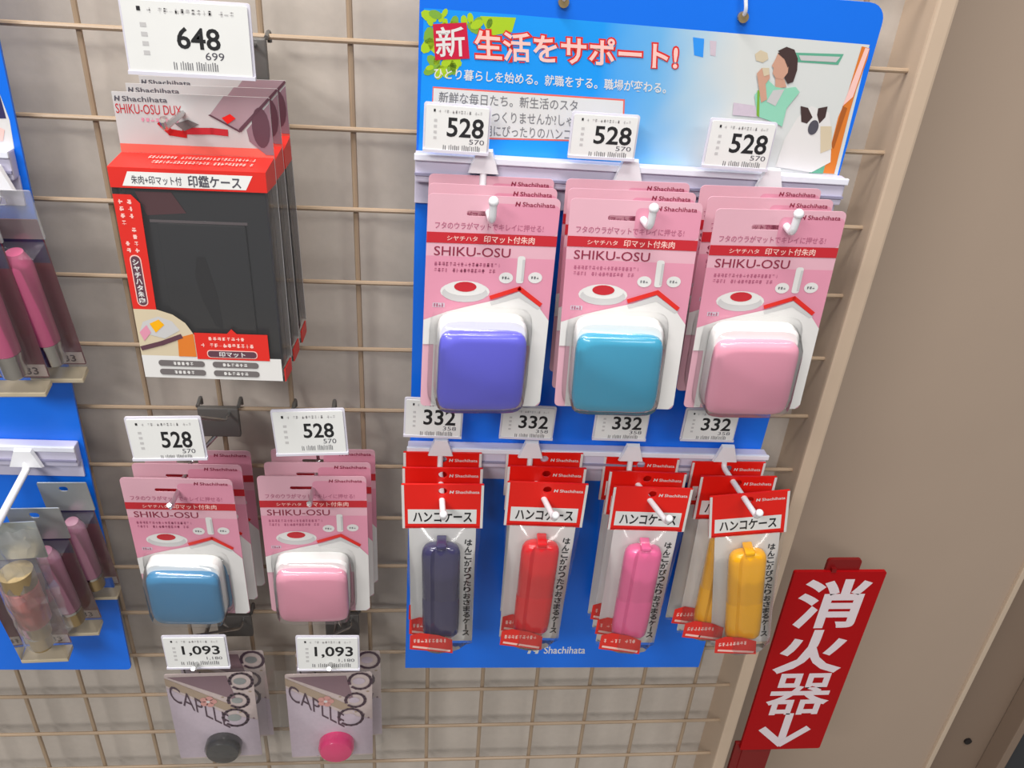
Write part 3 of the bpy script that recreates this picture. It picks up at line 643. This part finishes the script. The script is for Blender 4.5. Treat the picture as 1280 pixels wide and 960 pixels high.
    p.rect(-.0445*k_, .0430*k_, ZB+.0003, -.1560*k_, 'print_white', 1)
    p.poly([q(v) for v in [(-.0095, -.1575), (.0360, -.1575), (.0360, -.1392), (.0170, -.1392), (.0140, -.1360), (.0110, -.1392), (-.0095, -.1392)]], 'red_print', 3)
    p.ticks(-.001*k_, .022*k_, -.1440*k_, -.1418*k_, 'peach', 4, 8, False, 2); p.ticks(-.006*k_, .030*k_, -.1488*k_, -.1462*k_, 'peach', 4, 13, False, 5)
    p.rect(-.003*k_, .0285*k_, -.1562*k_, -.1508*k_, 'peach', 4, .0020); p.rect(-.0025*k_, .0280*k_, -.1557*k_, -.1513*k_, 'mauve_d', 5, .0018); p.text('印マット', .0045*k_, .021*k_, -.1553*k_, -.1517*k_, 'print_white', 6, .02)
    for cx in (-.0200, .0140):
        for cz in (-.1610, -.1672):
            p.rect((cx-.0145)*k_, (cx+.0145)*k_, (cz-.0021)*k_, (cz+.0021)*k_, 'print_grey_d', 4, .0018); p.ticks((cx-.008)*k_, (cx+.008)*k_, (cz-.0011)*k_, (cz+.0011)*k_, 'print_white', 5, 6, False, int(cx*9999)+9)
    p.build('carton_print', t)
    # red and white foot flap on the right side
    bm = bmesh.new(); box(bm, HW-.0004, HW+.0004, -D, -.004, ZB, ZB+.008, 0, 0); mesh_obj('side_flap', bm, 'red_print', t)
    return t
b0 = make_case_box()
for k, (lb, dx) in enumerate((('front black stamp case in clear carton with red hood and white header', 0), ('middle black stamp case carton, behind the front one', .0005), ('rearmost black stamp case carton, touching the wire grid', .0012))):
    o_ = b0 if k == 0 else copy_tree(b0)
    place(o_, (.2221+dx, -.0556+.0218*k, 1.3779), (-2.5+1.0*k, -1.1, -3.5+k)); setp(o_, label=lb, cat='stamp case', group='boxed black stamp cases')

# ------------------------------------------------------------ lower left floral packs with round discs
def make_disc_pack(disc, w_, seed):
    t = thing('disc_pack'); rr = random.Random(seed); H = .11
    bm = bmesh.new(); plate(bm, rrect(-w_/2, w_/2, -H, 0, .002), (), 0, .0006); mesh_obj('backing_card', bm, 'floral', t)
    p = Print(.0006)
    for i in range(60):
        x_ = rr.uniform(-w_*.47, w_*.47); z_ = rr.uniform(-H*.98, -.02); p.ell(x_, z_, rr.uniform(.0008, .002), rr.uniform(.0006, .0015), rr.choice(['lavender', 'ribbon', 'lavender', 'floral_d']), rr.choice((0, 1)), 7)
    p.poly([(-w_/2, -.004), (-w_/2, -.013), (w_*.12, -.046), (w_*.30, -.044)], 'ribbon', 2)
    p.poly([(-w_/2+.002, -.003), (w_*.2, -.003), (w_*.28, -.034)], 'floral_d', 2.5)
    p.poly([(-w_/2, -.016), (w_*.16, -.052), (w_*.5, -.060), (w_*.5, -.108), (-w_/2, -.108)], 'lavender', 1.5)
    p.quad_text('CAPLLE', [(-w_*.47, -.030), (w_*.16, -.070), (w_*.16, -.052), (-w_*.47, -.010)], 'curl', 4, .0)
    for cx, cz, rad in ((w_*.36, -.010, .009), (w_*.30, -.034, .008), (w_*.24, -.056, .010)):
        pts = [(cx+rad*math.cos(R(a)), cz+rad*1.1*math.sin(R(a))) for a in range(200, -160, -24)]; p.line(pts, .0024, 'curl', 5)
        p.ell(cx-.001, cz, rad*.55, rad*.45, 'silver_foil' if disc == 'gloss_black' else 'lavender', 4)
    for q in range(5): a = q*1.257; p.ell(-w_*.05+.004*math.cos(a), -.034+.004*math.sin(a), .003, .003, 'flower', 6, 9)
    p.ell(-w_*.05, -.034, .0016, .0016, 'print_white', 7, 9); p.build('card_print', t)
    bm = bmesh.new(); ring = lambda r_, y_: [(.004+r_*math.cos(2*math.pi*k/24), y_, -.0900+r_*math.sin(2*math.pi*k/24)) for k in range(24)]
    loft(bm, [ring(.0150, -.001), ring(.0152, -.008), ring(.0130, -.0112), ring(.006, -.0125)]); mesh_obj('round_disc', bm, disc, t, True)
    bm = bmesh.new(); g = []; nx, nz = 8, 12; W2 = w_/2+.008
    for j in range(nz+1):
        row = []
        for i in range(nx+1):
            u = -1+2*i/nx; e_ = 1-u*u; tt = j/nz
            row.append(bm.verts.new((u*W2, -.0012-.0135*e_*min(1, tt*3)-rr.uniform(0, .002)*e_, .006-(H+.010)*tt)))
        g.append(row)
    for j in range(nz):
        for i in range(nx): bm.faces.new((g[j][i], g[j+1][i], g[j+1][i+1], g[j][i+1]))
    mesh_obj('clear_pouch', bm, 'clear_film', t, True); return t
a, b_ = at(205, 846, .050), at(315, 846, .050)
for disc, A, B, lb in (('gloss_black', (205, 846), (315, 846), ('front floral bagged pack with black disc at the bottom left', 'rear floral bagged pack behind the black-disc one')), ('hot_pink', (356, 846), (465, 846), ('front floral bagged pack with hot pink disc at the bottom', 'rear floral bagged pack behind the hot-pink-disc one'))):
    a, b_ = at(A[0], A[1]-5, .047), at(B[0], B[1]-5, .047)
    o_ = make_disc_pack(disc, (b_-a).length, 5); place(o_, (a+b_)/2, (2, 1.0, 2)); setp(o_, label=lb[0], cat='pack', group='floral disc packs')
    c_ = copy_tree(o_); place(c_, (a+b_)/2+Vector((.005, .021, .001)), (1, 0, 1)); setp(c_, label=lb[1], cat='pack', group='floral disc packs')

# ------------------------------------------------------------ left blue board with pen packs
LF = Frame((-.0155, -.0175, 1.452), (0, 1.2, 0))
lp = thing('display_board', LF.loc, (0, 1.2, 0), label='blue display board cut off by the left edge of the photo', cat='display board', group='blue display boards')
bm = bmesh.new(); plate(bm, rrect(-.131, .131, -.549, -.0, .004, 3), (), .002, .002); mesh_obj('board', bm, 'blue', lp)
P_ = Print(0); L = LF.on
P_.poly([L(-60, 90), L(0, 118), L(12, 150), L(18, 186), L(-60, 184)], 'print_white', 0); P_.poly([L(-60, 60), L(-8, 90), L(8, 148), L(-60, 148)], 'navy_card', 1)
P_.poly([L(-20, 150), L(6, 162), L(4, 176), L(-20, 176)], 'peach', 2); P_.build('poster_print', lp)
z1_ = L(10, 184)[1]; rail(lp, z1_, -.131, L(18, 184)[0], .034)
z2_ = L(60, 549)[1]; rail(lp, z2_, -.131, L(98, 549)[0], .030)
def make_pen_pack(kind, seed):
    t = thing('pen_pack'); rr = random.Random(seed)
    bm = bmesh.new(); plate(bm, rrect(-.0150, .0150, -.122, -.018, .001), (), 0, .0006); mesh_obj('backing_card', bm, 'maroon_card', t)
    bm = bmesh.new(); plate(bm, rrect(-.0165, .0165, -.030, 0, .001), [rrect(-.003, .003, -.009, -.004, .002)], -.0005, .0008); mesh_obj('header_card', bm, 'silver_foil' if kind else 'cloudy_film', t)
    p = Print(.0006); p.rect(-.0145, .0145, -.046, -.030, 'navy_card', 0); p.rect(-.0145, .0145, -.121, -.112, 'floral', 0); p.text('33', .003, .010, -.1195, -.1140, 'curl', 1, .02)
    p.ticks(-.013, -.004, -.1190, -.1145, 'curl', 1, 3); p.build('card_print', t)
    pen = thing('pen'); pen.parent = t
    bm = bmesh.new(); tube(bm, [(.0010, -.0080, -.034), (.0010, -.0080, -.040), (.0010, -.0080, -.042), (.0010, -.008, -.096)], [.0045, .0068, .0074, .0074], 18); mesh_obj('barrel', bm, 'tube_rose' if seed % 2 else 'tube_dusk', pen, True)
    bm = bmesh.new(); tube(bm, [(.0010, -.008, -.0961), (.0010, -.008, -.0985)], .0076, 18); mesh_obj('ring', bm, 'chrome', pen, True)
    bm = bmesh.new(); tube(bm, [(.0010, -.008, -.0986), (.0010, -.008, -.112), (.0010, -.008, -.1140)], [.0072, .0070, .005], 18); mesh_obj('cap', bm, 'chrome' if seed % 2 else 'gold', pen, True)
    bm = bmesh.new(); loft(bm, [[(-.0155, -.001, -.032), (.0155, -.001, -.032), (.013, -.0150, -.034), (-.0135, -.0150, -.034)], [(-.0155, -.001, -.124), (.0155, -.001, -.124), (.0148, -.0118, -.124), (-.0148, -.0118, -.124)]]); mesh_obj('clear_sleeve', bm, 'clear_shell', t)
    bm = bmesh.new(); box(bm, -.0152, .0152, -.0120, -.0004, -.1275, -.1238, .0008); mesh_obj('foot_tray', bm, 'cream', t)
    return t
def pen_at(px, py, d, s_, kind, seed, rot, lb, grp, proto=None):
    o_ = make_pen_pack(kind, seed) if proto is None else copy_tree(proto)
    place(o_, at(px, py, d), rot); o_.scale = (s_, s_, s_); setp(o_, label=lb, cat='pen pack', group=grp); return o_
gU, gL = 'pen packs on the upper rail of the left board', 'pen packs on the lower rail of the left board'
pa = pen_at(-4, 236, .044, 1.06, 0, 3, (12, 0, 2), 'rear dusky maroon pen pack, upper rail of left board, nearest the grid', gU)
pb = pen_at(-62, 236, .060, 1.08, 0, 3, (10, 0, 2), 'front rose pen pack with cream foot, upper rail of left board', gU)
pc = pen_at(77, 602, .038, .97, 1, 2, (11, 1, 2), 'rearmost dusky pen pack, lower rail of left board, nearest the grid', gL)
pd = pen_at(40, 634, .052, 1.06, 1, 4, (10, 0, 2), 'middle dusky pen pack on the lower rail of left board', gL)
pe = pen_at(-6, 654, .066, 1.10, 1, 6, (8, 0, 2), 'front dusky pen pack on the lower rail, behind the coral compact', gL)
# coral compact in a crumpled bag
ct = thing('coral_pen_pack', at(8, 656, .080), (3, -2, 3), label='coral capped pen in crumpled clear bag, front of the lower left rail', cat='pen pack', group=gL)
bm = bmesh.new(); tube(bm, [(-.0002, -.010, -.044), (0, -.010, -.046), (0, -.010, -.078), (0, -.010, -.080)], [.008, .0105, .0105, .009], 20); mesh_obj('barrel', bm, 'coral', ct, True)
bm = bmesh.new(); tube(bm, [(0, -.010, -.032), (0, -.010, -.044)], .0105, 20); mesh_obj('collar', bm, 'gold', ct, True)
bm = bmesh.new(); tube(bm, [(0, -.010, -.080), (0, -.010, -.092)], [.008, .0072], 20); mesh_obj('tip', bm, 'gold', ct, True)
bm = bmesh.new(); rr = random.Random(11); g = []
for j in range(15):
    row = []
    for i in range(10):
        u = -1+2*i/9; tt = j/14; row.append(bm.verts.new((u*.018+rr.uniform(-.001, .001), -.002-.020*(1-u*u)*min(1, tt*2)-rr.uniform(0, .006)*(1-abs(u))*(1.2-tt), -.002-.095*tt)))
    g.append(row)
for j in range(14):
    for i in range(9): bm.faces.new((g[j][i], g[j+1][i], g[j+1][i+1], g[j][i+1]))
mesh_obj('crumpled_bag', bm, 'crinkle_film', ct)
bm = bmesh.new(); plate(bm, rrect(-.018, .018, -.030, .002, .001), (), 0, .0006); mesh_obj('header_card', bm, 'silver_foil', ct)
# pegs of the left board
for bpx, tpx, d, lb in (((32, 572), (-6, 660), .092, 'thick white peg hook on the lower rail of the left board'), ((-8, 222), (-70, 290), .080, 'white peg hook on the upper rail of the left board')):
    peg(lb, LF, at(*bpx, .028), at(*tpx, d), up=.006, plate_w=.018, r=.0026)
